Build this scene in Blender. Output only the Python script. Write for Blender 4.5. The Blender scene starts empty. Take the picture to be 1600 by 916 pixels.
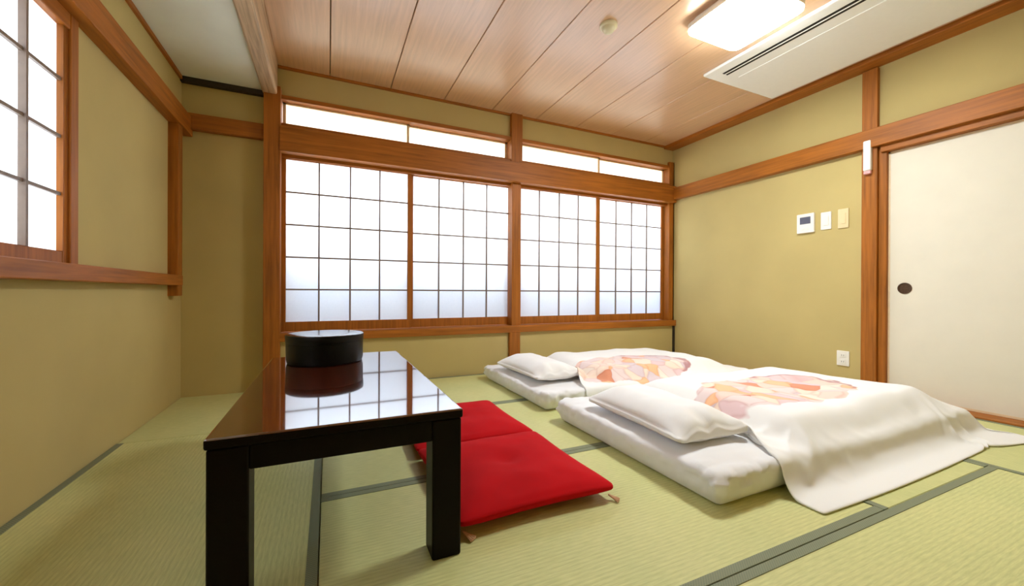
import bpy, bmesh, math, random
from mathutils import Vector, Matrix, noise
random.seed(7)
S = bpy.context.scene
COL = S.collection

# ------------------------------------------------------------------ camera, sky, exposure
cam_d = bpy.data.cameras.new('camera')
cam_d.sensor_width = 36.0
cam_d.lens = 625.17 / 1600.0 * 36.0
cam_d.clip_start = 0.02
cam = bpy.data.objects.new('camera', cam_d)
COL.objects.link(cam)
YAW, PIT, ROL, CAMH = 0.4307, -0.0021, 0.0045, 0.76
_F = Vector((math.sin(YAW) * math.cos(PIT), math.cos(YAW) * math.cos(PIT), math.sin(PIT)))
_R = Vector((math.cos(YAW), -math.sin(YAW), 0))
_U = _R.cross(_F)
_R2 = _R * math.cos(ROL) + _U * math.sin(ROL)
_U2 = _R2.cross(_F)
cam.matrix_world = Matrix(((_R2.x, _U2.x, -_F.x, 0), (_R2.y, _U2.y, -_F.y, 0), (_R2.z, _U2.z, -_F.z, CAMH), (0, 0, 0, 1)))
S.camera = cam

W = bpy.data.worlds.new('overcast_sky')
S.world = W
W.use_nodes = True
_bg = W.node_tree.nodes['Background']
_bg.inputs[0].default_value = (0.80, 0.90, 1.0, 1)
_bg.inputs[1].default_value = 3.4
LAMP_STRENGTH = 30.0
S.view_settings.view_transform = 'Standard'
S.view_settings.look = 'None'
S.view_settings.gamma = 1.0
S.view_settings.use_curve_mapping = False
S.view_settings.exposure = 1.36
S.cycles.use_denoising = True
S.cycles.max_bounces = 10
S.cycles.diffuse_bounces = 7
S.cycles.transmission_bounces = 8
S.cycles.sample_clamp_indirect = 8.0

# ------------------------------------------------------------------ materials
def lin(r, g, b):
    f = lambda c: ((c / 255 + 0.055) / 1.055) ** 2.4 if c > 10 else c / 255 / 12.92
    return (f(r), f(g), f(b), 1)

class NT:
    def __init__(s, name):
        s.m = bpy.data.materials.new(name)
        s.m.use_nodes = True
        s.t = s.m.node_tree
        s.b = s.t.nodes['Principled BSDF']
    def n(s, kind, **kw):
        nd = s.t.nodes.new(kind)
        for k, v in kw.items():
            if k in nd.inputs.keys():
                nd.inputs[k].default_value = v
            else:
                setattr(nd, k, v)
        return nd
    def l(s, a, b):
        s.t.links.new(a, b)
    def coords(s, scale=(1, 1, 1)):
        tc = s.n('ShaderNodeTexCoord')
        mp = s.n('ShaderNodeMapping')
        mp.inputs['Scale'].default_value = scale
        s.l(tc.outputs['Object'], mp.inputs['Vector'])
        return mp.outputs['Vector']
    def ramp(s, fac, stops):
        r = s.n('ShaderNodeValToRGB')
        el = r.color_ramp.elements
        while len(el) < len(stops):
            el.new(0.5)
        for e, (p, c) in zip(el, stops):
            e.position = p
            e.color = c
        s.l(fac, r.inputs[0])
        return r.outputs[0]
    def bump(s, h, strength=0.2, dist=0.002):
        b = s.n('ShaderNodeBump')
        b.inputs['Strength'].default_value = strength
        b.inputs['Distance'].default_value = dist
        s.l(h, b.inputs['Height'])
        s.l(b.outputs[0], s.b.inputs['Normal'])

def mul(c, k):
    return (min(1, c[0] * k), min(1, c[1] * k), min(1, c[2] * k), 1)

def plain(name, col, rough=0.5, spec=0.5, coat=0.0, metal=0.0, var=0.06, scale=30):
    m = NT(name)
    nz = m.n('ShaderNodeTexNoise', Scale=scale, Detail=3.0)
    m.l(m.coords(), nz.inputs['Vector'])
    c = m.ramp(nz.outputs['Fac'], [(0.3, mul(col, 1 - var)), (0.7, mul(col, 1 + var))])
    m.l(c, m.b.inputs['Base Color'])
    m.b.inputs['Roughness'].default_value = rough
    m.b.inputs['Specular IOR Level'].default_value = spec
    m.b.inputs['Coat Weight'].default_value = coat
    m.b.inputs['Coat Roughness'].default_value = 0.04
    m.b.inputs['Metallic'].default_value = metal
    return m.m

def plaster(name, col):
    m = NT(name)
    v = m.coords()
    n1 = m.n('ShaderNodeTexNoise', Scale=2.2, Detail=3.0)
    n2 = m.n('ShaderNodeTexNoise', Scale=420.0, Detail=2.0)
    m.l(v, n1.inputs['Vector']); m.l(v, n2.inputs['Vector'])
    c = m.ramp(n1.outputs['Fac'], [(0.3, mul(col, 0.95)), (0.7, mul(col, 1.05))])
    m.l(c, m.b.inputs['Base Color'])
    m.b.inputs['Roughness'].default_value = 0.9
    m.b.inputs['Specular IOR Level'].default_value = 0.15
    m.bump(n2.outputs['Fac'], 0.25, 0.0015)
    return m.m

def wood(name, col, axis, rough=0.5, contrast=0.28, coat=0.0, ior=1.5):
    """axis: the way the grain runs ('x', 'y' or 'z')"""
    m = NT(name)
    sc = {'x': (2.5, 55, 55), 'y': (55, 2.5, 55), 'z': (55, 55, 2.5)}[axis]
    n1 = m.n('ShaderNodeTexNoise', Scale=1.0, Detail=5.0, Roughness=0.6, Distortion=0.4)
    m.l(m.coords(sc), n1.inputs['Vector'])
    n2 = m.n('ShaderNodeTexNoise', Scale=1.7, Detail=2.0)
    m.l(m.coords(), n2.inputs['Vector'])
    mx = m.n('ShaderNodeMath', operation='MULTIPLY_ADD')
    m.l(n2.outputs['Fac'], mx.inputs[0]); mx.inputs[1].default_value = 0.35; m.l(n1.outputs['Fac'], mx.inputs[2])
    c = m.ramp(mx.outputs[0], [(0.48, mul(col, 1 - contrast)), (0.66, col), (0.86, mul(col, 1 + contrast))])
    m.l(c, m.b.inputs['Base Color'])
    m.b.inputs['Roughness'].default_value = rough
    m.b.inputs['Coat Weight'].default_value = coat
    m.b.inputs['Specular IOR Level'].default_value = 0.5 if ior > 1.5 else 0.3
    m.b.inputs['Coat IOR'].default_value = ior
    m.b.inputs['IOR'].default_value = ior
    m.bump(n1.outputs['Fac'], 0.12 if coat == 0 else 0.01, 0.001)
    return m.m

def tatami(name, axis):
    m = NT(name)
    c0 = lin(206, 206, 146)
    w = m.n('ShaderNodeTexWave', wave_type='BANDS', bands_direction={'x': 'Y', 'y': 'X'}[axis], Scale=21.0, Distortion=0.5, Detail=1.0)
    w.inputs['Detail Scale'].default_value = 6.0
    m.l(m.coords(), w.inputs['Vector'])
    n1 = m.n('ShaderNodeTexNoise', Scale=1.0, Detail=3.0)
    m.l(m.coords((240, 22, 1) if axis == 'y' else (22, 240, 1)), n1.inputs['Vector'])
    n2 = m.n('ShaderNodeTexNoise', Scale=2.6, Detail=2.0)
    m.l(m.coords(), n2.inputs['Vector'])
    a = m.ramp(w.outputs['Fac'], [(0.0, mul(c0, 0.93)), (0.45, c0), (1.0, mul(c0, 1.03))])
    b = m.ramp(n1.outputs['Fac'], [(0.25, (0.84, 0.86, 0.80, 1)), (0.75, (1.08, 1.06, 1.04, 1))])
    d = m.ramp(n2.outputs['Fac'], [(0.3, (0.93, 0.96, 0.92, 1)), (0.7, (1.04, 1.02, 1.0, 1))])
    x1 = m.n('ShaderNodeMixRGB', blend_type='MULTIPLY'); x1.inputs[0].default_value = 1
    x2 = m.n('ShaderNodeMixRGB', blend_type='MULTIPLY'); x2.inputs[0].default_value = 1
    m.l(a, x1.inputs[1]); m.l(b, x1.inputs[2]); m.l(x1.outputs[0], x2.inputs[1]); m.l(d, x2.inputs[2])
    m.l(x2.outputs[0], m.b.inputs['Base Color'])
    m.b.inputs['Roughness'].default_value = 0.55
    m.b.inputs['Specular IOR Level'].default_value = 0.3
    m.bump(w.outputs['Fac'], 0.10, 0.0012)
    return m.m

def heri(name):
    m = NT(name)
    ch = m.n('ShaderNodeTexChecker', Scale=220.0)
    ch.inputs['Color1'].default_value = lin(134, 138, 106)
    ch.inputs['Color2'].default_value = lin(112, 120, 94)
    m.l(m.coords(), ch.inputs['Vector'])
    m.l(ch.outputs['Color'], m.b.inputs['Base Color'])
    m.b.inputs['Roughness'].default_value = 0.7
    return m.m

def cloth(name, col, rough=0.85, weave=900, sheen=0.3, var=0.05):
    m = NT(name)
    v = m.coords()
    n1 = m.n('ShaderNodeTexNoise', Scale=5.0, Detail=3.0)
    n2 = m.n('ShaderNodeTexNoise', Scale=float(weave), Detail=1.0)
    m.l(v, n1.inputs['Vector']); m.l(v, n2.inputs['Vector'])
    c = m.ramp(n1.outputs['Fac'], [(0.3, mul(col, 1 - var)), (0.7, mul(col, 1 + var))])
    m.l(c, m.b.inputs['Base Color'])
    m.b.inputs['Roughness'].default_value = rough
    m.b.inputs['Specular IOR Level'].default_value = 0.2
    m.b.inputs['Sheen Weight'].default_value = sheen
    m.bump(n2.outputs['Fac'], 0.15, 0.0008)
    return m.m

def paper(name, col):
    """washi: lets the daylight behind it through"""
    m = NT(name)
    n1 = m.n('ShaderNodeTexNoise', Scale=60.0, Detail=4.0)
    m.l(m.coords(), n1.inputs['Vector'])
    c = m.ramp(n1.outputs['Fac'], [(0.3, mul(col, 0.96)), (0.7, mul(col, 1.0))])
    tr = m.n('ShaderNodeBsdfTranslucent')
    df = m.n('ShaderNodeBsdfDiffuse')
    mx = m.n('ShaderNodeMixShader'); mx.inputs[0].default_value = 0.32
    m.l(c, tr.inputs[0]); df.inputs[0].default_value = (0.8, 0.8, 0.78, 1)
    m.l(tr.outputs[0], mx.inputs[1]); m.l(df.outputs[0], mx.inputs[2])
    m.l(mx.outputs[0], m.t.nodes['Material Output'].inputs[0])
    return m.m

def emit(name, col, k):
    m = NT(name)
    m.b.inputs['Base Color'].default_value = (0.9, 0.9, 0.88, 1)
    m.b.inputs['Emission Color'].default_value = col
    m.b.inputs['Emission Strength'].default_value = k
    return m.m

def duvet_mat(name, seed):
    """white cotton with a printed peony medallion in the middle (object space)"""
    m = NT(name)
    tc = m.n('ShaderNodeTexCoord')
    sp = m.n('ShaderNodeSeparateXYZ'); m.l(tc.outputs['Object'], sp.inputs[0])
    nz = m.n('ShaderNodeTexNoise', Scale=7.0, Detail=2.0); m.l(tc.outputs['Object'], nz.inputs['Vector'])
    def M(op, a, b=None):
        k = m.n('ShaderNodeMath', operation=op)
        for i, q in enumerate((a, b)):
            if q is None: continue
            if isinstance(q, (int, float)): k.inputs[i].default_value = q
            else: m.l(q, k.inputs[i])
        return k.outputs[0]
    ax = M('POWER', M('ABSOLUTE', M('DIVIDE', sp.outputs[0], 0.54)), 2.6)
    ay = M('POWER', M('ABSOLUTE', M('DIVIDE', sp.outputs[1], 0.255)), 2.6)
    rad = M('ADD', M('ADD', ax, ay), M('MULTIPLY', M('SUBTRACT', nz.outputs['Fac'], 0.5), 1.1))
    mask = m.ramp(rad, [(0.86, (1, 1, 1, 1)), (0.93, (0, 0, 0, 1))])
    mp = m.n('ShaderNodeMapping'); m.l(tc.outputs['Object'], mp.inputs[0])
    mp.inputs['Location'].default_value = (seed, seed * 0.7, 0)
    wn = m.n('ShaderNodeTexNoise', Scale=5.0, Detail=2.0); m.l(mp.outputs[0], wn.inputs['Vector'])
    wa = m.n('ShaderNodeVectorMath', operation='MULTIPLY_ADD')
    m.l(wn.outputs['Color'], wa.inputs[0]); wa.inputs[1].default_value = (0.16, 0.16, 0); m.l(mp.outputs[0], wa.inputs[2])
    fl = m.n('ShaderNodeVectorMath', operation='MULTIPLY'); m.l(wa.outputs[0], fl.inputs[0]); fl.inputs[1].default_value = (1, 1, 0)
    vo = m.n('ShaderNodeTexVoronoi', Scale=9.5); m.l(fl.outputs[0], vo.inputs['Vector'])
    hs = m.n('ShaderNodeSeparateColor'); m.l(vo.outputs['Color'], hs.inputs[0])
    pal = [(0.0, lin(236, 214, 196)), (0.16, lin(240, 186, 142)), (0.28, lin(226, 206, 202)), (0.44, lin(214, 196, 200)),
           (0.58, lin(234, 220, 206)), (0.72, lin(236, 202, 188)), (0.86, lin(222, 192, 192)), (0.95, lin(214, 142, 110))]
    r = m.ramp(hs.outputs[0], pal)
    r.node.color_ramp.interpolation = 'CONSTANT'
    ve = m.n('ShaderNodeTexVoronoi', Scale=9.5, feature='DISTANCE_TO_EDGE'); m.l(fl.outputs[0], ve.inputs['Vector'])
    eg = m.ramp(ve.outputs['Distance'], [(0.0, (0.86, 0.74, 0.72, 1)), (0.09, (1, 1, 1, 1))])
    x0 = m.n('ShaderNodeMixRGB', blend_type='MULTIPLY'); x0.inputs[0].default_value = 0.8
    m.l(r, x0.inputs[1]); m.l(eg, x0.inputs[2])
    # plum brush stroke along the far and right rim
    rim = m.ramp(rad, [(0.66, (0, 0, 0, 1)), (0.76, (1, 1, 1, 1)), (0.86, (1, 1, 1, 1)), (0.92, (0, 0, 0, 1))])
    side = m.n('ShaderNodeMath', operation='GREATER_THAN'); m.l(M('ADD', sp.outputs[0], M('MULTIPLY', sp.outputs[1], 0.6)), side.inputs[0]); side.inputs[1].default_value = 0.26
    x1 = m.n('ShaderNodeMixRGB'); m.l(M('MULTIPLY', M('MULTIPLY', rim, side.outputs[0]), 0.85), x1.inputs[0])
    m.l(x0.outputs[0], x1.inputs[1]); x1.inputs[2].default_value = lin(176, 122, 126)
    x2 = m.n('ShaderNodeMixRGB'); m.l(mask, x2.inputs[0])
    x2.inputs[1].default_value = lin(236, 235, 232); m.l(x1.outputs[0], x2.inputs[2])
    m.l(x2.outputs[0], m.b.inputs['Base Color'])
    m.b.inputs['Roughness'].default_value = 0.8
    m.b.inputs['Specular IOR Level'].default_value = 0.2
    m.b.inputs['Sheen Weight'].default_value = 0.2
    return m.m

WOODC = lin(158, 93, 26)
M = dict(
    wall=plaster('olive_plaster', lin(192, 173, 115)),
    wx=wood('cedar_along_x', WOODC, 'x'), wy=wood('cedar_along_y', WOODC, 'y'), wz=wood('cedar_along_z', WOODC, 'z'),
    beam=wood('weathered_beam', lin(188, 160, 128), 'y', rough=0.6, contrast=0.35),
    plank=wood('ceiling_board', lin(214, 173, 134), 'y', rough=0.32, contrast=0.10, ior=1.9),
    alcove=plain('pale_ceiling_board', lin(240, 244, 232), 0.7, 0.2, var=0.03, scale=4),
    tx=tatami('tatami_along_x', 'x'), ty=tatami('tatami_along_y', 'y'), heri=heri('tatami_border_cloth'),
    sub=plain('subfloor', lin(70, 60, 40), 0.9),
    paper=paper('washi_paper', (0.98, 0.985, 1.0, 1)),
    transom=paper('transom_paper', (1.0, 0.96, 0.86, 1)),
    pale=plain('pale_and_lit_cedar', lin(226, 200, 160), 0.6),  # pale wood of the door edges; paints a cream-lit look on transom frames
    muntin=plain('muntin_wood', lin(124, 104, 88), 0.5),
    fusuma=plain('fusuma_paper', lin(226, 219, 200), 0.7, 0.2, var=0.02, scale=6),
    lac=plain('dark_lacquer', lin(13, 4, 4), 0.4, 0.12, coat=0.0, var=0.1),
    lactop=wood('lacquered_rosewood', lin(72, 27, 13), 'y', rough=0.06, contrast=0.3, coat=1.0, ior=1.9),
    black=plain('black_lacquer', lin(8, 8, 8), 0.35, 0.2, coat=0.0),
    lid=plain('black_lacquer_lid', lin(22, 22, 22), 0.22, 0.6, coat=0.6),
    red=cloth('red_cotton', lin(186, 6, 16), 0.95, 700, 0.0, 0.08),
    tassel=cloth('tassel_thread', lin(196, 150, 110)),
    white=cloth('white_sheet', lin(232, 232, 233), 0.85, 900, 0.2, 0.015),
    pillow=cloth('white_pillowcase', lin(235, 234, 232), 0.85, 900, 0.2, 0.015),
    plastic=plain('white_plastic', lin(236, 232, 222), 0.35, 0.5, var=0.01),
    cream=plain('cream_plastic', lin(226, 206, 158), 0.4, 0.5, var=0.01),
    acw=plain('ac_panel_plastic', lin(244, 244, 238), 0.4, 0.4, var=0.01),
    dark=plain('dark_slot', lin(34, 32, 28), 0.6, 0.3),
    screen=plain('lcd_screen', lin(86, 88, 104), 0.25, 0.5),
    pink=plain('pink_plastic', lin(226, 170, 170), 0.4, 0.5),
    bronze=plain('bronze_pull', lin(92, 70, 52), 0.35, 0.5, metal=0.6, var=0.25, scale=90),
    ivory=plain('detector_plastic', lin(224, 214, 180), 0.45, 0.4, var=0.01),
    lamp=emit('lit_diffuser', (0.93, 0.985, 1.0, 1), LAMP_STRENGTH),
    rail=plain('dark_rail', lin(40, 30, 20), 0.6),
    parapet_blue=plain('added_parapet_blue', lin(92, 118, 166), 0.9, 0.1),  # blue of the added parapet, there to tint the lower panes
)

# ------------------------------------------------------------------ mesh helpers
def box(bm, x0, x1, y0, y1, z0, z1, bev=0.0, seg=2):
    r = bmesh.ops.create_cube(bm, size=1.0)
    for v in r['verts']:
        v.co = Vector(((x0 + x1) / 2 + v.co.x * (x1 - x0), (y0 + y1) / 2 + v.co.y * (y1 - y0), (z0 + z1) / 2 + v.co.z * (z1 - z0)))
    if bev:
        ed = list({e for v in r['verts'] for e in v.link_edges})
        bmesh.ops.bevel(bm, geom=ed, offset=bev, segments=seg, profile=0.5, affect='EDGES')
    return bm

def lathe(bm, cx, cy, prof, n=64, axis='z', base=0.0):
    """prof: list of (r, h); axis z up, or x (pointing along -X from base)"""
    rings = []
    for r, hh in prof:
        ring = []
        for i in range(n):
            a = 2 * math.pi * i / n
            if axis == 'z':
                co = (cx + r * math.cos(a), cy + r * math.sin(a), base + hh)
            else:
                co = (base - hh, cx + r * math.cos(a), cy + r * math.sin(a))
            ring.append(bm.verts.new(co))
        rings.append(ring)
    for a, b in zip(rings, rings[1:]):
        for i in range(n):
            bm.faces.new((a[i], a[(i + 1) % n], b[(i + 1) % n], b[i]))
    bm.faces.new(rings[0][::-1]); bm.faces.new(rings[-1])
    bmesh.ops.recalc_face_normals(bm, faces=bm.faces)
    return bm

def B():
    return bmesh.new()

WLOC = {}
def obj(name, bm, mat, parent=None, smooth=False, origin=None):
    """one mesh object; geometry is given in world coordinates and the origin is put at its base"""
    bm.verts.ensure_lookup_table()
    if origin is None:
        xs = [v.co.x for v in bm.verts]; ys = [v.co.y for v in bm.verts]; zs = [v.co.z for v in bm.verts]
        origin = Vector(((min(xs) + max(xs)) / 2, (min(ys) + max(ys)) / 2, min(zs)))
    origin = Vector(origin)
    for v in bm.verts:
        v.co -= origin
    me = bpy.data.meshes.new(name)
    if smooth:
        for f in bm.faces:
            f.smooth = True
    bm.to_mesh(me); bm.free()
    me.materials.append(mat)
    o = bpy.data.objects.new(name, me)
    COL.objects.link(o)
    WLOC[o] = origin
    if parent:
        o.parent = parent
        o.location = origin - WLOC[parent]
    else:
        o.location = origin
    return o

def clone(o, name, world, parent):
    c = o.copy()
    c.name = name
    COL.objects.link(c)
    WLOC[c] = Vector(world)
    c.parent = parent
    c.location = Vector(world) - WLOC[parent]
    return c

def thing(name, loc, label, cat, group=None, kind=None):
    o = bpy.data.objects.new(name, None)
    o.empty_display_size = 0.05
    COL.objects.link(o)
    o.location = loc
    WLOC[o] = Vector(loc)
    tag(o, label, cat, group, kind)
    return o

def tag(o, label, cat, group=None, kind=None):
    o['label'] = label
    o['category'] = cat
    if group: o['group'] = group
    if kind: o['kind'] = kind
    return o

def struct(name, bm, mat, label, cat, parent=None):
    return tag(obj(name, bm, mat, parent), label, cat, kind='structure')

def shade_auto(o, ang=35):
    me = o.data
    for p in me.polygons:
        p.use_smooth = True
    try:
        me.set_sharp_from_angle(angle=math.radians(ang))
    except Exception:
        pass

# ------------------------------------------------------------------ room constants (metres)
XL, XR, YB, YF, ZC = -0.95, 3.717, 3.565, -0.95, 2.48

# ------------------------------------------------------------------ floor and tatami
fl = B(); box(fl, XL - 0.12, XR + 0.25, YF - 0.1, YB + 0.15, -0.20, -0.052)
floor = struct('floor', fl, M['sub'], 'tatami floor covering the whole room', 'floor')

def mat_piece(x0, x1, y0, y1, axis, edges):
    """a tatami mat; edges: which long sides carry a cloth border"""
    g = 0.0015
    m = obj('tatami_mat', box(B(), x0 + g, x1 - g, y0 + g, y1 - g, -0.05, 0.0, 0.003, 1), M['t' + axis], floor)
    w = 0.031
    for e in edges:
        if e == 'n': r = (x0 + g, x1 - g, y0 + g, y0 + w)
        if e == 'f': r = (x0 + g, x1 - g, y1 - w, y1 - g)
        if e == 'l': r = (x0 + g, x0 + w, y0 + g, y1 - g)
        if e == 'r': r = (x1 - w, x1 - g, y0 + g, y1 - g)
        obj('border', box(B(), *r, -0.004, 0.0022, 0.001, 1), M['heri'], m)
    return m

XA, XM, XQ, XE = -0.022, 1.777, 2.657, 3.60
Y1, Y2, Y3, Y0 = 0.727, 1.622, 2.531, -0.18
mat_piece(XL, XA, 2.607, YB, 'x', '')
mat_piece(XL, XA, Y1, 2.607, 'y', 'lr')
mat_piece(XA, XM, Y1, Y2, 'x', 'nf')
mat_piece(XA, XM, Y2, Y3, 'x', 'nf')
mat_piece(XA, XM, Y3, 3.49, 'x', 'nf')
mat_piece(XM, XQ, Y1, Y3, 'y', 'lr')
mat_piece(XQ, XE, Y1 - 0.93, Y1 + 0.88, 'y', 'lr')
mat_piece(XQ, XE, Y1 + 0.88, 3.49, 'y', 'lr')
mat_piece(XM, XQ, Y3, 3.49, 'x', 'n')
mat_piece(0.84, XQ, Y0, Y1, 'x', 'nf')
mat_piece(XL, 0.84, Y0, Y1, 'x', 'nf')
mat_piece(XL, 0.84, YF, Y0, 'x', 'nf')
mat_piece(0.84, XQ, YF, Y0, 'x', 'nf')
mat_piece(XQ, XE, YF, Y1 - 0.93, 'x', 'nf')
obj('sill_board', box(B(), XE + 0.002, XR - 0.002, 1.66, 3.49, -0.05, -0.001), M['wy'], floor)

# ------------------------------------------------------------------ walls
# back wall: lower band, band above the transoms, alcove part (openings left for the windows)
b = B()
box(b, -0.40, XR + 0.1, 3.50, 3.68, -0.05, 0.375)
box(b, -0.40, XR + 0.1, 3.53, 3.68, 2.245, 2.60)
box(b, XL - 0.1, -0.40, YB, 3.68, -0.05, 2.60)
box(b, XR - 0.02, XR + 0.1, 3.50, 3.68, 0.3, 2.3)
struct('wall_back', b, M['wall'], 'olive plaster back wall above and below the long paper window', 'wall')
b = B()
WY0, WY1, WZ0, WZ1 = 0.36, 2.20, 0.86, 1.85
box(b, XL - 0.12, XL, YF, YB + 0.1, -0.05, WZ0)
box(b, XL - 0.12, XL, YF, YB + 0.1, WZ1, 2.60)
box(b, XL - 0.12, XL, WY1, YB + 0.1, WZ0, WZ1)
box(b, XL - 0.12, XL, YF, WY0, WZ0, WZ1)
struct('wall_left', b, M['wall'], 'olive plaster left wall around the high paper window', 'wall')
b = B()
box(b, XR, XR + 0.12, 1.60, 3.68, -0.05, 2.60)
box(b, XR, XR + 0.12, YF, 1.60, 1.84, 2.60)
box(b, XR, XR + 0.12, YF, -0.28, -0.05, 1.84)
box(b, XR + 0.10, XR + 0.12, -0.28, 1.60, -0.05, 1.84)
struct('wall_right', b, M['wall'], 'olive plaster right wall with switches beside the sliding door', 'wall')
b = B(); box(b, XL - 0.12, XR + 0.12, YF - 0.1, YF, -0.05, 2.60)
struct('wall_front', b, M['wall'], 'plaster wall facing the long window', 'wall')

# ------------------------------------------------------------------ ceiling
b = B(); box(b, XL - 0.12, XR + 0.12, YF - 0.1, YB + 0.12, 2.505, 2.60)
ceiling = struct('ceiling', b, M['sub'], 'boarded ceiling of wide pinkish brown planks', 'ceiling')
sx = [-0.355, 0.008, 0.476, 0.939, 1.402, 1.871, 2.336, 2.80, 3.265, XR]
for a, c in zip(sx, sx[1:]):
    obj('plank', box(B(), a + 0.003, c - 0.003, YF, 3.53, 2.48, 2.505, 0.003, 1), M['plank'], ceiling)
b = B(); box(b, XL, -0.448, YF, YB, 2.272, 2.30)
struct('ceiling_alcove', b, M['alcove'], 'lower pale ceiling strip left of the exposed beam', 'ceiling')

# ------------------------------------------------------------------ timber frame (trim)
_tn = [0]
def trim(mat, label, *bx, bev=0.004, cat='trim'):
    _tn[0] += 1
    b = B()
    box(b, *bx, bev, 2)
    return struct('trim_%d' % _tn[0], b, M[mat], label, cat)

trim('wz', 'brown wooden pillar at the left end of the long window', -0.440, -0.329, 3.465, 3.66, 0.0, 2.30, cat='pillar')
trim('wz', 'short wooden post below the sill, middle of the long window', 1.572, 1.684, 3.468, 3.64, 0.0, 0.385, cat='post')
trim('wz', 'wooden post between the left and right halves of the long window', 1.606, 1.702, 3.50, 3.64, 0.40, 1.86, cat='post')
trim('wz', 'short wooden post between the two transom openings', 1.592, 1.708, 3.485, 3.64, 1.99, 2.48, cat='post')
trim('wz', 'thin wooden corner post at the right end of the long window', 3.635, XR, 3.50, 3.64, 0.43, 2.30, cat='post')
trim('rail', 'dark narrow strip in the right corner below the sill', 3.692, XR, 3.485, 3.51, 0.0, 0.376, bev=0.001, cat='strip')
trim('wx', 'wide horizontal wooden beam over the long paper window', -0.335, 3.70, 3.452, 3.54, 1.815, 2.005, cat='beam')
trim('wx', 'upper track rail just above the sliding paper panels', -0.33, 3.64, 3.535, 3.63, 1.79, 1.85, cat='rail')
trim('wx', 'wooden sill running under the long paper window', -0.335, XR, 3.465, 3.66, 0.375, 0.440, cat='sill')
trim('wx', 'dark horizontal rail along the top of the transom openings', -0.34, 3.70, 3.505, 3.60, 2.225, 2.258, cat='rail')
trim('wx', 'wooden rail along the bottom of the transom openings', -0.34, 3.70, 3.505, 3.64, 2.0, 2.045, cat='rail')
trim('wx', 'narrow wooden cornice where back wall meets ceiling', -0.36, XR, 3.51, 3.54, 2.462, 2.482, cat='cornice')
trim('wy', 'wooden cornice where right wall meets ceiling', 3.575, XR + 0.01, YF, 3.53, 2.446, 2.482, cat='cornice')
trim('wx', 'dark wooden rail across the alcove end wall', XL, -0.435, 3.52, 3.575, 1.905, 2.02, cat='rail')
trim('rail', 'black curtain track under the alcove ceiling', XL, -0.44, 3.525, 3.57, 2.235, 2.285, cat='track')
trim('beam', 'pale weathered exposed beam running along the ceiling', -0.450, -0.352, YF, 3.50, 2.235, 2.52, bev=0.012, cat='beam')
trim('wy', 'wooden rail along the left wall above the high window', XL - 0.01, -0.885, YF, 3.565, 1.86, 1.995, cat='rail')
trim('wy', 'thin wooden cornice under the pale alcove ceiling', XL - 0.01, -0.935, YF, 3.565, 2.245, 2.275, cat='cornice')
trim('wy', 'projecting wooden sill under the high left window', XL - 0.01, -0.885, YF, 3.36, 0.795, 0.862, cat='sill')
trim('wz', 'upright wooden casing between left wall panel and corner', XL - 0.01, -0.895, 3.30, 3.385, 0.725, 1.87, cat='casing')
trim('wz', 'upright wooden jamb on the far side of the high left window', XL - 0.10, -0.935, 2.19, 2.245, 0.86, 1.865, cat='jamb')
trim('wy', 'upper track above the high left window panels', XL - 0.10, -0.938, WY0, 2.20, 1.80, 1.865, cat='rail')
trim('wz', 'wooden door pillar beside the wall switches', 3.685, 3.80, 1.565, 1.660, 0.0, 2.44, cat='pillar')
trim('wz', 'narrow door jamb between pillar and cream sliding door', 3.712, 3.80, 1.519, 1.566, 0.0, 1.84, cat='jamb')
trim('wy', 'wooden rail along the right wall from window corner over the door', 3.655, XR + 0.01, YF, 3.50, 1.848, 1.985, cat='rail')
trim('wy', 'door head track above the cream sliding door', 3.690, 3.80, -0.28, 1.55, 1.802, 1.856, cat='rail')
trim('wy', 'wooden threshold under the cream sliding door', XE + 0.002, 3.80, -0.28, 1.655, -0.05, 0.012, cat='threshold')

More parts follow.
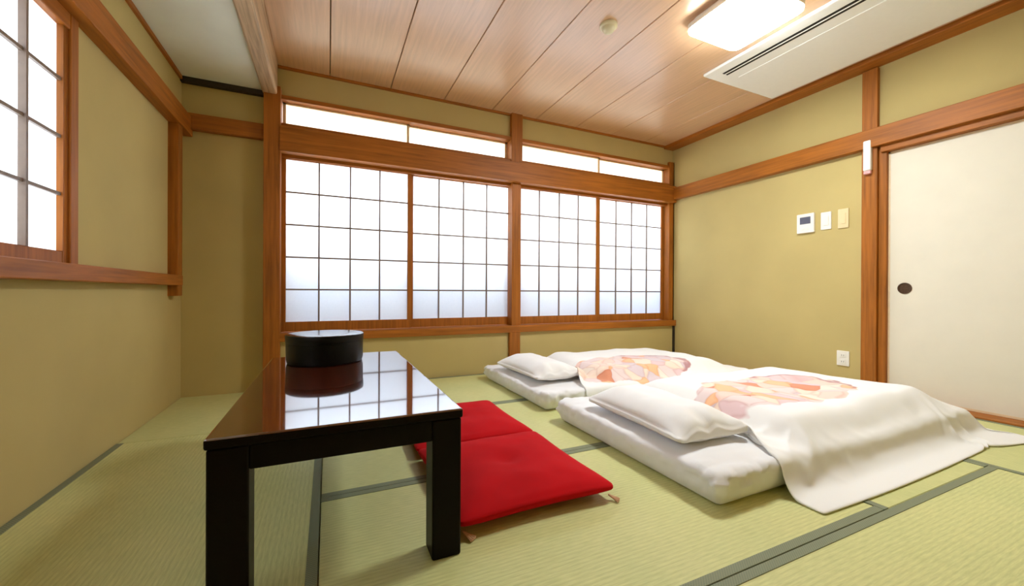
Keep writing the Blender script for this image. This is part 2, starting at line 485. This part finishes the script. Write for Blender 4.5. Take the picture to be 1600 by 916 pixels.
# ------------------------------------------------------------------ paper windows
def shoji(win, plane, a0, a1, z0, z1, d0, d1, dp, ncol, nrow, zrows=None, cols=None, stile=0.032, rail=0.075, top=0.05, mat_pane='paper', mw=0.012, vproud=0.0):
    """one sliding paper panel: frame (part) with muntins and panes (sub-parts).
    plane 'y': the panel stands in the XZ plane between depths d0 and d1; 'x': in the YZ plane. a0..a1, z0..z1 is the papered area."""
    def bx(bm, p0, p1, q0, q1, e0, e1, bev=0.0):
        if plane == 'y': box(bm, p0, p1, q0, q1, e0, e1, bev, 1)
        else: box(bm, q0, q1, p0, p1, e0, e1, bev, 1)
    b = B()
    bx(b, a0 - stile, a0, d0, d1, z0 - rail, z1 + top, 0.002)
    bx(b, a1, a1 + stile, d0, d1, z0 - rail, z1 + top, 0.002)
    bx(b, a0, a1, d0, d1, z0 - rail, z0, 0.002)
    bx(b, a0, a1, d0, d1, z1, z1 + top, 0.002)
    fr = obj('sliding_panel', b, M['wz'], win)
    cw = (a1 - a0) / ncol
    rh = (z1 - z0) / nrow
    md0, md1 = (d0 + 0.004, dp - 0.001) if dp > d0 else (dp + 0.001, d0 - 0.004)
    for i in range(1, ncol):
        b = B(); c = a0 + cw * i; bx(b, c - mw / 2, c + mw / 2, md0 + vproud if vproud < 0 else md0, md1 + max(0, vproud), z0, z1)
        obj('muntin', b, M['muntin'], fr)
    for j in range(1, nrow):
        b = B(); c = z0 + rh * j; bx(b, a0, a1, md0 + 0.0008, md1, c - mw / 2, c + mw / 2)
        obj('muntin', b, M['muntin'], fr)
    first = None
    for i in range(ncol):
        for j in range(nrow):
            ca, cz = a0 + cw * (i + 0.5), z0 + rh * j
            wpos = (ca, dp + 0.0002, cz) if plane == 'y' else (dp, ca, cz)
            if first is None:
                b = B()
                bx(b, ca - cw / 2, ca + cw / 2, dp, dp + 0.0004, cz, cz + rh)
                first = obj('paper_pane', b, M[mat_pane], fr, origin=wpos)
            else:
                clone(first, 'paper_pane', wpos, fr)
    return fr

w1 = thing('window_1', (0.65, 3.55, 0.44), 'left half of the long paper window, two gridded sliding panels', 'window', kind='structure')
shoji(w1, 'y', -0.300, 0.628, 0.520, 1.785, 3.550, 3.578, 3.566, 4, 5)
shoji(w1, 'y', 0.682, 1.612, 0.520, 1.785, 3.584, 3.612, 3.600, 4, 5)
w2 = thing('window_2', (2.67, 3.55, 0.44), 'right half of the long paper window, two gridded sliding panels', 'window', kind='structure')
shoji(w2, 'y', 1.702, 2.634, 0.520, 1.785, 3.550, 3.578, 3.566, 4, 5)
shoji(w2, 'y', 2.705, 3.600, 0.520, 1.785, 3.584, 3.612, 3.600, 4, 5)

def transom(name, x0, x1, label):
    w = thing(name, ((x0 + x1) / 2, 3.58, 2.045), label, 'window', kind='structure')
    mid = (x0 + x1) / 2
    for k, (p, q) in enumerate(((x0, mid + 0.01), (mid - 0.01, x1))):
        d = 3.565 + 0.026 * k
        b = B()
        box(b, p, p + 0.022, d, d + 0.02, 2.045, 2.225); box(b, q - 0.022, q, d, d + 0.02, 2.045, 2.225)
        box(b, p, q, d, d + 0.02, 2.045, 2.060); box(b, p, q, d, d + 0.02, 2.212, 2.225)
        fr = obj('sliding_panel', b, M['pale'], w)  # cream light on this frame is painted in as a paler colour
        obj('paper_pane', box(B(), p + 0.02, q - 0.02, d + 0.012, d + 0.0124, 2.058, 2.214), M['transom'], fr)
transom('window_3', -0.325, 1.590, 'long low transom window above the left half of the paper window')
transom('window_4', 1.710, 3.636, 'long low transom window above the right half of the paper window')

w5 = thing('window_5', (-0.965, 1.3, 0.862), 'high gridded paper window in the left wall', 'window', kind='structure')
shoji(w5, 'x', 1.325, 2.162, 0.912, 1.812, -0.948, -0.972, -0.966, 4, 4, stile=0.028, rail=0.05, top=0.03, mw=0.013, vproud=0.008)
shoji(w5, 'x', 0.432, 1.270, 0.912, 1.812, -0.978, -1.002, -0.996, 4, 4, stile=0.028, rail=0.05, top=0.03, mw=0.013)

# unseen slab and parapet, added to dim and tint the lower paper rows
b = B()
box(b, -1.2, 4.2, 3.70, 4.20, -0.30, -0.12); box(b, -1.2, 4.2, 4.08, 4.20, -0.12, 1.14)
struct('added_parapet', b, M['parapet_blue'], 'pale balcony parapet outside behind the long paper window', 'added_parapet')

# ------------------------------------------------------------------ sliding doors
def fusuma(name, y0, y1, x, label):
    d = thing(name, (x, (y0 + y1) / 2, 0.012), label, 'door', kind='structure')
    obj('door_panel', box(B(), x + 0.002, x + 0.022, y0 + 0.012, y1 - 0.012, 0.026, 1.79), M['fusuma'], d)
    b = B()
    box(b, x, x + 0.024, y0, y0 + 0.012, 0.013, 1.80); box(b, x, x + 0.024, y1 - 0.012, y1, 0.013, 1.80)
    box(b, x, x + 0.024, y0, y1, 0.013, 0.027); box(b, x, x + 0.024, y0, y1, 1.788, 1.80)
    obj('door_frame', b, M['pale'], d)
    b = B()
    lathe(b, y1 - 0.095, 0.800, [(0.040, 0.0), (0.040, 0.004), (0.034, 0.005), (0.031, 0.001), (0.012, 0.0006)], 40, 'x', x + 0.002)
    h = obj('pull', b, M['bronze'], d); shade_auto(h); h['label'] = 'round dark bronze finger pull'
    return d
fusuma('door_1', 0.60, 1.520, 3.738, 'cream sliding door beside the wooden pillar')
fusuma('door_2', -0.275, 0.63, 3.766, 'cream sliding door behind the first, nearer the front wall')

# ------------------------------------------------------------------ low table
TX0, TX1, TY0, TY1, TZ = -0.252, 0.352, 1.112, 2.343, 0.423
t = thing('low_table', ((TX0 + TX1) / 2, (TY0 + TY1) / 2, 0), 'low dark lacquered wooden table with glossy top and square legs', 'table')
_top = obj('table_top', box(B(), TX0 - 0.004, TX1 + 0.004, TY0 - 0.004, TY1 + 0.004, TZ - 0.026, TZ, 0.006, 4), M['lactop'], t)
_top.data.materials.append(M['lac'])
for p_ in _top.data.polygons:
    if p_.normal.z < 0.45: p_.material_index = 1      # edges and underside are plain dark lacquer
for x in (TX0, TX1 - 0.084):
    for y in (TY0, TY1 - 0.084):
        obj('leg', box(B(), x, x + 0.084, y, y + 0.084, 0.0, TZ - 0.026, 0.006, 3), M['lac'], t)
for y in (TY0 + 0.004, TY1 - 0.034):
    obj('apron', box(B(), TX0 + 0.084, TX1 - 0.084, y, y + 0.03, 0.338, TZ - 0.026, 0.002, 1), M['lac'], t)
for x in (TX0 + 0.004, TX1 - 0.034):
    obj('apron', box(B(), x, x + 0.03, TY0 + 0.084, TY1 - 0.084, 0.338, TZ - 0.026, 0.002, 1), M['lac'], t)

# round lacquer box standing on it
bx_ = thing('lacquer_box', (-0.010, 2.135, TZ), 'round black lacquer box with shiny lid standing on the low table', 'box')
b = lathe(B(), -0.010, 2.135, [(0.160, 0.0), (0.165, 0.004), (0.1685, 0.02), (0.1700, 0.098)], 72, base=TZ)
shade_auto(obj('body', b, M['black'], bx_))
b = lathe(B(), -0.010, 2.135, [(0.1705, 0.0985), (0.1710, 0.100), (0.1720, 0.128), (0.1705, 0.133), (0.166, 0.1355), (0.10, 0.1365), (0.004, 0.137)], 72, base=TZ)
l_ = obj('lid', b, M['lid'], bx_); shade_auto(l_, 40)
l_.data.materials.append(M['black'])
for p_ in l_.data.polygons:
    if p_.normal.z < 0.3: p_.material_index = 1; l_['label'] = 'shiny flat lid'

# ------------------------------------------------------------------ soft shapes
def fbm(x, y, z, s, o=3):
    return noise.fractal(Vector((x * s, y * s, z * s)), 1.0, 2.0, o)

def sstep(a, c, x):
    t_ = max(0.0, min(1.0, (x - a) / (c - a)))
    return t_ * t_ * (3 - 2 * t_)

def soft_box(hx, hy, hz, nx, ny, nz, p, disp=None):
    """closed rounded box (half sizes) as a subdivided cube pushed to a superellipsoid-like edge; p = edge radius"""
    b = B()
    idx = {}
    def vert(i, j, k):
        key = (i, j, k)
        if key not in idx:
            q = Vector((2 * i / nx - 1, 2 * j / ny - 1, 2 * k / nz - 1))
            P = Vector((q.x * hx, q.y * hy, q.z * hz))
            inner = Vector((max(-hx + p, min(hx - p, P.x)), max(-hy + p, min(hy - p, P.y)), max(-hz + min(p, hz * 0.98), min(hz - min(p, hz * 0.98), P.z))))
            d = P - inner
            if d.length > 1e-9:
                pr = min(p, hz * 0.98)
                d = Vector((d.x / p, d.y / p, d.z / pr))
                mlen = max(abs(d.x), abs(d.y), abs(d.z))
                d = d.normalized() * mlen
                P = inner + Vector((d.x * p, d.y * p, d.z * pr))
            if disp: P = disp(P, q)
            idx[key] = b.verts.new(P)
        return idx[key]
    for i in range(nx):
        for j in range(ny):
            b.faces.new((vert(i, j, nz), vert(i + 1, j, nz), vert(i + 1, j + 1, nz), vert(i, j + 1, nz)))
            b.faces.new((vert(i, j + 1, 0), vert(i + 1, j + 1, 0), vert(i + 1, j, 0), vert(i, j, 0)))
    for i in range(nx):
        for k in range(nz):
            b.faces.new((vert(i, 0, k), vert(i + 1, 0, k), vert(i + 1, 0, k + 1), vert(i, 0, k + 1)))
            b.faces.new((vert(i, ny, k + 1), vert(i + 1, ny, k + 1), vert(i + 1, ny, k), vert(i, ny, k)))
    for j in range(ny):
        for k in range(nz):
            b.faces.new((vert(0, j, k + 1), vert(0, j + 1, k + 1), vert(0, j + 1, k), vert(0, j, k)))
            b.faces.new((vert(nx, j, k), vert(nx, j + 1, k), vert(nx, j + 1, k + 1), vert(nx, j, k + 1)))
    bmesh.ops.recalc_face_normals(b, faces=b.faces)
    return b

def place(b, loc, rz=0.0):
    m = Matrix.Translation(Vector(loc)) @ Matrix.Rotation(rz, 4, 'Z')
    bmesh.ops.transform(b, matrix=m, verts=b.verts)
    return b

# floor cushions -----------------------------------------------------
def zabuton(x0, x1, y0, y1, hh, seed, label, near):
    hx, hy = (x1 - x0) / 2, (y1 - y0) / 2
    z_ = thing('floor_cushion', ((x0 + x1) / 2, (y0 + y1) / 2, 0), label, 'cushion', 'red floor cushions beside the table')
    def disp(P, q):
        ex = 1 - abs(q.x); ey = 1 - abs(q.y)
        e = min(ex, ey)
        plump = 0.40 + 0.60 * sstep(0.0, 0.55, e) ** 0.8
        corner = sstep(0.35, 0.0, ex + ey)
        P.z = P.z * plump * (1 - 0.35 * corner)
        inw = 0.014
        P.x -= math.copysign(inw * math.cos(q.y * math.pi / 2), q.x) if abs(q.x) > 0.9 else 0
        P.y -= math.copysign(inw * math.cos(q.x * math.pi / 2), q.y) if abs(q.y) > 0.9 else 0
        P.z += 0.005 * fbm(P.x + seed, P.y, 0, 6) * sstep(0, 0.25, e)
        # centre tuft
        r = math.hypot(P.x, P.y)
        if P.z > 0: P.z -= 0.016 * math.exp(-(r / 0.045) ** 2) + 0.004 * math.exp(-(r / 0.14) ** 2)
        return P
    b = place(soft_box(hx, hy, hh / 2, 34, 34, 6, 0.028, disp), ((x0 + x1) / 2, (y0 + y1) / 2, hh / 2))
    zmin = min(v.co.z for v in b.verts)
    for v in b.verts: v.co.z -= zmin - 0.001
    obj('cushion_cover', b, M['red'], z_, smooth=True)
    for sx_ in (-1, 1):
        for sy_ in (-1, 1):
            if near and sy_ > 0: continue
            if not near and sy_ < 0: continue
            cx_, cy_ = (x0 + x1) / 2 + sx_ * (hx - 0.020), (y0 + y1) / 2 + sy_ * (hy - 0.020)
            b = B()
            dx, dy = (0.55 if near else sx_ * 0.7), sy_ * 0.7
            for k in range(7):
                a = (k - 3) * 0.11
                ux, uy = dx * math.cos(a) - dy * math.sin(a), dx * math.sin(a) + dy * math.cos(a)
                p0 = Vector((cx_, cy_, 0.016)); p1 = Vector((cx_ + ux * 0.045, cy_ + uy * 0.045, 0.004 + 0.002 * (k % 2)))
                side = Vector((-uy, ux, 0)) * 0.0025
                vs = [b.verts.new(p) for p in (p0 - side, p0 + side, p1 + side, p1 - side)]
                up = [b.verts.new(v.co + Vector((0, 0, 0.004))) for v in vs]
                b.faces.new(vs[::-1]); b.faces.new(up)
                for i in range(4): b.faces.new((vs[i], vs[(i + 1) % 4], up[(i + 1) % 4], up[i]))
            obj('tassel', b, M['tassel'], z_)
    return z_
zabuton(0.362, 0.958, 1.165, 1.800, 0.090, 3.1, 'red floor cushion nearer the viewer, beside the table leg', True)
zabuton(0.362, 0.962, 1.806, 2.445, 0.082, 9.4, 'red floor cushion farther away, touching the nearer red cushion', False)

FUTON = []
# bedding -------------------------------------------------------------
def mattress(x0, x1, y0, y1, hh, seed, label, rz=0.0):
    hx, hy = (x1 - x0) / 2, (y1 - y0) / 2
    def disp(P, q):
        side = max(abs(q.x), abs(q.y))
        # tucked sheet: puckers down the sides, soft sag on top
        if side > 0.93 or abs(P.z) < hh * 0.42:
            along = P.x if abs(q.y) > abs(q.x) else P.y
            f_ = math.sin(along * 46 + 5 * fbm(along, seed, 0, 3)) * 0.5 + fbm(along * 2, P.z * 3, seed, 9)
            corner = sstep(0.55, 1.0, min(abs(q.x), abs(q.y)))
            amp = (0.0085 + 0.013 * corner) * sstep(-1, 0.2, q.z)
            if abs(q.y) > abs(q.x): P.y += math.copysign(f_ * amp, q.y)
            else: P.x += math.copysign(f_ * amp, q.x)
            P.z += 0.004 * f_ * sstep(0.3, 1, q.z)
        P.z += (0.010 * fbm(P.x + seed, P.y, 0, 2.2) + 0.005 * fbm(P.x * 0.6 + P.y, P.y * 2.0, seed, 7)) * sstep(-0.2, 1, q.z)
        P.z -= 0.006 * sstep(0.8, 1.0, side) * sstep(0, 1, q.z)
        tuck = sstep(0.2, -1.0, q.z)
        P.x *= 1 - 0.014 * tuck; P.y *= 1 - 0.024 * tuck
        return P
    b = place(soft_box(hx, hy, hh / 2, 120, 72, 10, 0.030, disp), ((x0 + x1) / 2, (y0 + y1) / 2, hh / 2), rz)
    zmin = min(v.co.z for v in b.verts)
    for v in b.verts: v.co.z -= zmin - 0.001
    FUTON.append(obj('futon_mattress', b, M['white'], smooth=True))
    return tag(FUTON[-1], label, 'mattress', 'white futon mattresses on the tatami')
mattress(1.235, 3.22, 0.955, 2.045, 0.128, 2.0, 'white sheeted futon mattress in front, nearer the viewer', 0.0)
mattress(1.245, 3.22, 2.215, 3.285, 0.122, 6.0, 'white sheeted futon mattress at the back, below the window')

def pillow(cx_, cy_, z0, lx, ly, hh, rz, seed, label, tilt=0.0):
    def disp(P, q):
        ex, ey = 1 - abs(q.x), 1 - abs(q.y)
        plump = (sstep(0, 0.75, ex) ** 0.5) * (sstep(-0.05, 0.40, ey) ** 0.45)
        P.z = P.z * (0.16 + 0.84 * plump)
        P.x -= math.copysign(0.020 * math.cos(q.y * math.pi / 2), q.x) * abs(q.x) ** 4
        P.y -= math.copysign(0.016 * math.cos(q.x * math.pi / 2), q.y) * abs(q.y) ** 4
        P.z += 0.007 * fbm(P.x + seed, P.y, 0, 5) * plump
        # creases running in from the open end
        P.z += 0.010 * math.sin(q.x * 9 + 2 * fbm(P.x, P.y, seed, 5)) * sstep(0.55, 0.95, -q.y) * (1 if P.z > 0 else 0.3)
        if P.z < 0: P.z *= 0.55
        P.z += tilt * q.x
        return P
    b = place(soft_box(lx / 2, ly / 2, hh / 2, 40, 56, 8, 0.04, disp), (cx_, cy_, 0), rz)
    zmin = min(v.co.z for v in b.verts)
    for v in b.verts: v.co.z += z0 - zmin
    FUTON.append(obj('pillow', b, M['pillow'], smooth=True))
    return tag(FUTON[-1], label, 'pillow', 'white pillows at the head of the futons')
pillow(1.470, 1.475, 0.122, 0.40, 0.68, 0.18, -0.05, 1.0, 'white pillow on the front futon mattress')
pillow(1.475, 2.740, 0.122, 0.40, 0.68, 0.17, 0.04, 5.0, 'white pillow on the back futon mattress')

# duvets: cloth draped over mattress, pillow and stuffing, settled by a short cloth simulation
def height_mesh(x0, x1, y0, y1, zf, nx=70, ny=56):
    b = B()
    g = [[b.verts.new((x0 + (x1 - x0) * i / nx, y0 + (y1 - y0) * j / ny, zf(x0 + (x1 - x0) * i / nx, y0 + (y1 - y0) * j / ny))) for j in range(ny + 1)] for i in range(nx + 1)]
    for i in range(nx):
        for j in range(ny):
            b.faces.new((g[i][j], g[i + 1][j], g[i + 1][j + 1], g[i][j + 1]))
    return b

def temp(name, b):
    me = bpy.data.meshes.new(name); b.to_mesh(me); b.free()
    o = bpy.data.objects.new(name, me); COL.objects.link(o)
    return o

def collide(o):
    o.modifiers.new('collision', 'COLLISION')
    o.collision.thickness_outer = 0.006
    o.collision.cloth_friction = 12.0

def stuffing(mx0, mx1, my0, my1, top, seed):
    """loft of the filling, lying over the mattress"""
    def zf(x, y):
        dl, dr, dn, df = x - mx0, mx1 - x, y - my0, my1 - y
        e = sstep(-0.02, 0.20, dl) * sstep(-0.10, 0.42, dr) * sstep(-0.10, 0.14, dn) * sstep(-0.06, 0.22, df)
        z = top * e
        z += e * (0.020 * fbm(x + seed, y, 0.2, 2.3) + 0.010 * fbm(x, y + seed, 0.7, 6.0))
        return z
    return zf

def draped(cx_, cy_, lx, ly, rz, z0, nx, ny, seed):
    b = B()
    g = [[None] * (ny + 1) for _ in range(nx + 1)]
    cr, sr = math.cos(rz), math.sin(rz)
    for i in range(nx + 1):
        for j in range(ny + 1):
            u, v = (i / nx - 0.5) * lx, (j / ny - 0.5) * ly
            g[i][j] = b.verts.new((cx_ + u * cr - v * sr, cy_ + u * sr + v * cr, z0 + 0.006 * fbm(u + seed, v, 0, 4)))
    for i in range(nx):
        for j in range(ny):
            b.faces.new((g[i][j], g[i + 1][j], g[i + 1][j + 1], g[i][j + 1]))
    o = temp('drape', b)
    c = o.modifiers.new('cloth', 'CLOTH')
    st = c.settings
    st.quality = 6
    st.mass = 0.35
    st.tension_stiffness = 12; st.compression_stiffness = 12; st.shear_stiffness = 4
    st.bending_stiffness = 0.7
    st.air_damping = 2.0
    c.collision_settings.distance_min = 0.005
    c.collision_settings.collision_quality = 3
    c.collision_settings.use_self_collision = False
    c.point_cache.frame_end = 60
    return o

S.frame_start, S.frame_end = 1, 60
_tmp = []
_fl = temp('t_floor', box(B(), 0.6, 4.5, 0.2, 4.2, -0.3, 0.0)); _tmp.append(_fl)
for args in ((1.66, 3.33, 0.97, 2.06, 0.228, 1.7), (1.66, 3.30, 2.235, 3.29, 0.205, 5.2)):
    zf = stuffing(*args)
    _tmp.append(temp('t_loft', height_mesh(args[0] - 0.05, args[1] + 0.06, args[2] - 0.12, args[3] + 0.08, zf)))
_solids = _tmp + FUTON
for o_ in _solids: collide(o_)
_d1 = draped(2.475, 1.420, 1.90, 1.47, 0.0, 0.33, 96, 78, 1.0)
_d2 = draped(2.480, 2.752, 1.88, 1.30, 0.0, 0.30, 84, 62, 6.0)
for fr_ in range(1, 46):
    S.frame_set(fr_)
_dg = bpy.context.evaluated_depsgraph_get()
def settled(o, mat, label, centre, th=0.012):
    me = bpy.data.meshes.new_from_object(o.evaluated_get(_dg))
    b = B(); b.from_mesh(me); bpy.data.meshes.remove(me)
    bmesh.ops.smooth_vert(b, verts=b.verts, factor=0.4, use_axis_x=True, use_axis_y=True, use_axis_z=True)
    b.normal_update()
    top = list(b.verts); faces = list(b.faces)
    # closed sheet: a hem of some thickness, underside just below the top
    low = {v: b.verts.new((v.co.x, v.co.y, max(0.0015, v.co.z - th))) for v in top}
    bd = [e for e in b.edges if len(e.link_faces) == 1]
    for f in faces: b.faces.new([low[v] for v in reversed(f.verts)])
    for e in bd:
        f = e.link_faces[0]
        vs = list(f.verts); i = vs.index(e.verts[0])
        a, c = (e.verts[0], e.verts[1]) if vs[(i + 1) % len(vs)] == e.verts[1] else (e.verts[1], e.verts[0])
        b.faces.new((c, a, low[a], low[c]))
    d_ = obj('duvet', b, mat, smooth=True, origin=(centre[0], centre[1], 0.0))
    sub = d_.modifiers.new('smooth', 'SUBSURF'); sub.levels = 1; sub.render_levels = 1
    return tag(d_, label, 'duvet', 'white duvets with flower print')
settled(_d1, duvet_mat('front_duvet_print', 0.37), 'white duvet with orange flower print on the front futon', (2.27, 1.40))
settled(_d2, duvet_mat('back_duvet_print', 1.93), 'white duvet with flower print on the back futon below the window', (2.14, 2.46))
S.frame_set(1)
for o_ in FUTON:
    for m_ in list(o_.modifiers): o_.modifiers.remove(m_)
for o_ in _tmp + [_d1, _d2]:
    me_ = o_.data
    bpy.data.objects.remove(o_, do_unlink=True); bpy.data.meshes.remove(me_)

# ------------------------------------------------------------------ ceiling fittings
L = thing('ceiling_lamp', (2.29, 1.62, 2.48), 'square lit ceiling lamp with rounded corners beside the air conditioner', 'lamp')
def rounded_square(b, cx_, cy_, hx, hy, r, zs, n=8):
    rings = []
    for z, ins in zs:
        ring = []
        for q, (sx_, sy_) in enumerate(((1, 1), (-1, 1), (-1, -1), (1, -1))):
            for k in range(n + 1):
                a = math.pi / 2 * (q + k / n)
                rr = max(0.004, r - ins)
                ring.append(b.verts.new((cx_ + sx_ * (hx - r) + rr * math.cos(a) , cy_ + sy_ * (hy - r) + rr * math.sin(a), z)))
        rings.append(ring)
    m_ = len(rings[0])
    for a, c in zip(rings, rings[1:]):
        for i in range(m_):
            b.faces.new((a[i], a[(i + 1) % m_], c[(i + 1) % m_], c[i]))
    b.faces.new(rings[0]); b.faces.new(rings[-1][::-1])
    bmesh.ops.recalc_face_normals(b, faces=b.faces)
    return b
LX, LY = 2.285, 1.625
shade_auto(obj('base', rounded_square(B(), LX, LY, 0.21, 0.21, 0.05, [(2.479, 0), (2.452, 0)]), M['plastic'], L))
shade_auto(obj('rim', rounded_square(B(), LX, LY, 0.237, 0.237, 0.06, [(2.452, 0.004), (2.448, 0), (2.422, 0), (2.418, 0.003)]), M['plastic'], L))
shade_auto(obj('diffuser', rounded_square(B(), LX, LY, 0.235, 0.235, 0.06, [(2.4175, 0.0), (2.408, 0.002), (2.401, 0.012), (2.399, 0.03)]), M['lamp'], L))

A = thing('air_conditioner', (3.10, 1.50, 2.48), 'white ceiling air conditioner panel with dark slots beside the right wall', 'air conditioner')
AX0, AX1, AY0, AY1 = 2.668, 3.515, 0.80, 2.235
(obj('panel', box(B(), AX0, AX1, AY0, AY1, 2.456, 2.479, 0.008, 2), M['acw'], A))
obj('intake_grille', box(B(), AX0 + 0.25, AX1 - 0.10, AY0 + 0.12, AY1 - 0.12, 2.4525, 2.457, 0.002, 1), M['acw'], A)
for k in range(2):
    x = AX0 + 0.092 + 0.034 * k
    obj('outlet_slot', box(B(), x, x + 0.022, AY0 + 0.10, AY1 - 0.10, 2.4545, 2.457), M['dark'], A)
obj('louvre', box(B(), AX0 + 0.116, AX0 + 0.124, AY0 + 0.10, AY1 - 0.10, 2.4525, 2.457), M['acw'], A)

d = thing('smoke_detector', (1.633, 2.085, 2.48), 'small round ivory smoke detector on the planked ceiling', 'smoke detector')
shade_auto(obj('base', lathe(B(), 1.633, 2.085, [(0.056, 0.0), (0.056, -0.012), (0.050, -0.018)], 40, base=2.4795), M['ivory'], d))
shade_auto(obj('dome', lathe(B(), 1.633, 2.085, [(0.040, -0.017), (0.038, -0.030), (0.030, -0.042), (0.014, -0.048), (0.003, -0.049)], 40, base=2.4795), M['ivory'], d), 60)

# ------------------------------------------------------------------ wall fittings on the right wall
def wall_plate(name, y0, y1, z0, z1, dep, mat, label, cat):
    o = thing(name, (XR, (y0 + y1) / 2, z0), label, cat)
    (obj('plate', box(B(), XR - dep, XR + 0.001, y0, y1, z0, z1, min(0.005, dep * 0.4), 2), M[mat], o))
    return o
o = wall_plate('thermostat', 1.992, 2.128, 1.276, 1.440, 0.022, 'plastic', 'white wall controller with small grey screen', 'thermostat')
obj('screen', box(B(), XR - 0.0232, XR - 0.021, 2.018, 2.102, 1.352, 1.412, 0.001, 1), M['screen'], o)
for k in range(2):
    obj('button', box(B(), XR - 0.0245, XR - 0.021, 2.030 + 0.038 * k, 2.052 + 0.038 * k, 1.302, 1.316, 0.001, 1), M['plastic'], o)
o = wall_plate('light_switch', 1.872, 1.948, 1.286, 1.430, 0.010, 'plastic', 'white light switch plate between controller and beige plate', 'switch')
obj('rocker', box(B(), XR - 0.014, XR - 0.009, 1.890, 1.930, 1.318, 1.398, 0.002, 1), M['plastic'], o)
o = wall_plate('light_switch', 1.752, 1.826, 1.280, 1.434, 0.010, 'cream', 'beige wall plate nearest the door pillar', 'switch')
obj('rocker', box(B(), XR - 0.014, XR - 0.009, 1.770, 1.808, 1.314, 1.400, 0.002, 1), M['cream'], o)
o = wall_plate('power_outlet', 1.742, 1.828, 0.188, 0.306, 0.010, 'plastic', 'white power outlet low on the wall beside the pillar', 'outlet')
for k in range(2):
    zc = 0.222 + 0.050 * k
    f_ = obj('socket', box(B(), XR - 0.0125, XR - 0.009, 1.766, 1.804, zc - 0.017, zc + 0.017, 0.001, 1), M['plastic'], o)
    for s_ in (-1, 1):
        obj('pin_slot', box(B(), XR - 0.0129, XR - 0.012, 1.785 + s_ * 0.007 - 0.0013, 1.785 + s_ * 0.007 + 0.0013, zc - 0.006, zc + 0.006), M['dark'], f_)
PX = 3.685
o = thing('wall_holder', (PX, 1.614, 1.656), 'slim white holder fixed high on the wooden door pillar', 'holder')
shade_auto(obj('body', box(B(), PX - 0.034, PX + 0.001, 1.590, 1.638, 1.680, 1.905, 0.008, 3), M['plastic'], o))
e_ = obj('end_cap', box(B(), PX - 0.030, PX + 0.001, 1.592, 1.636, 1.656, 1.6795, 0.005, 2), M['pink'], o); e_['label'] = 'pinkish lower end'
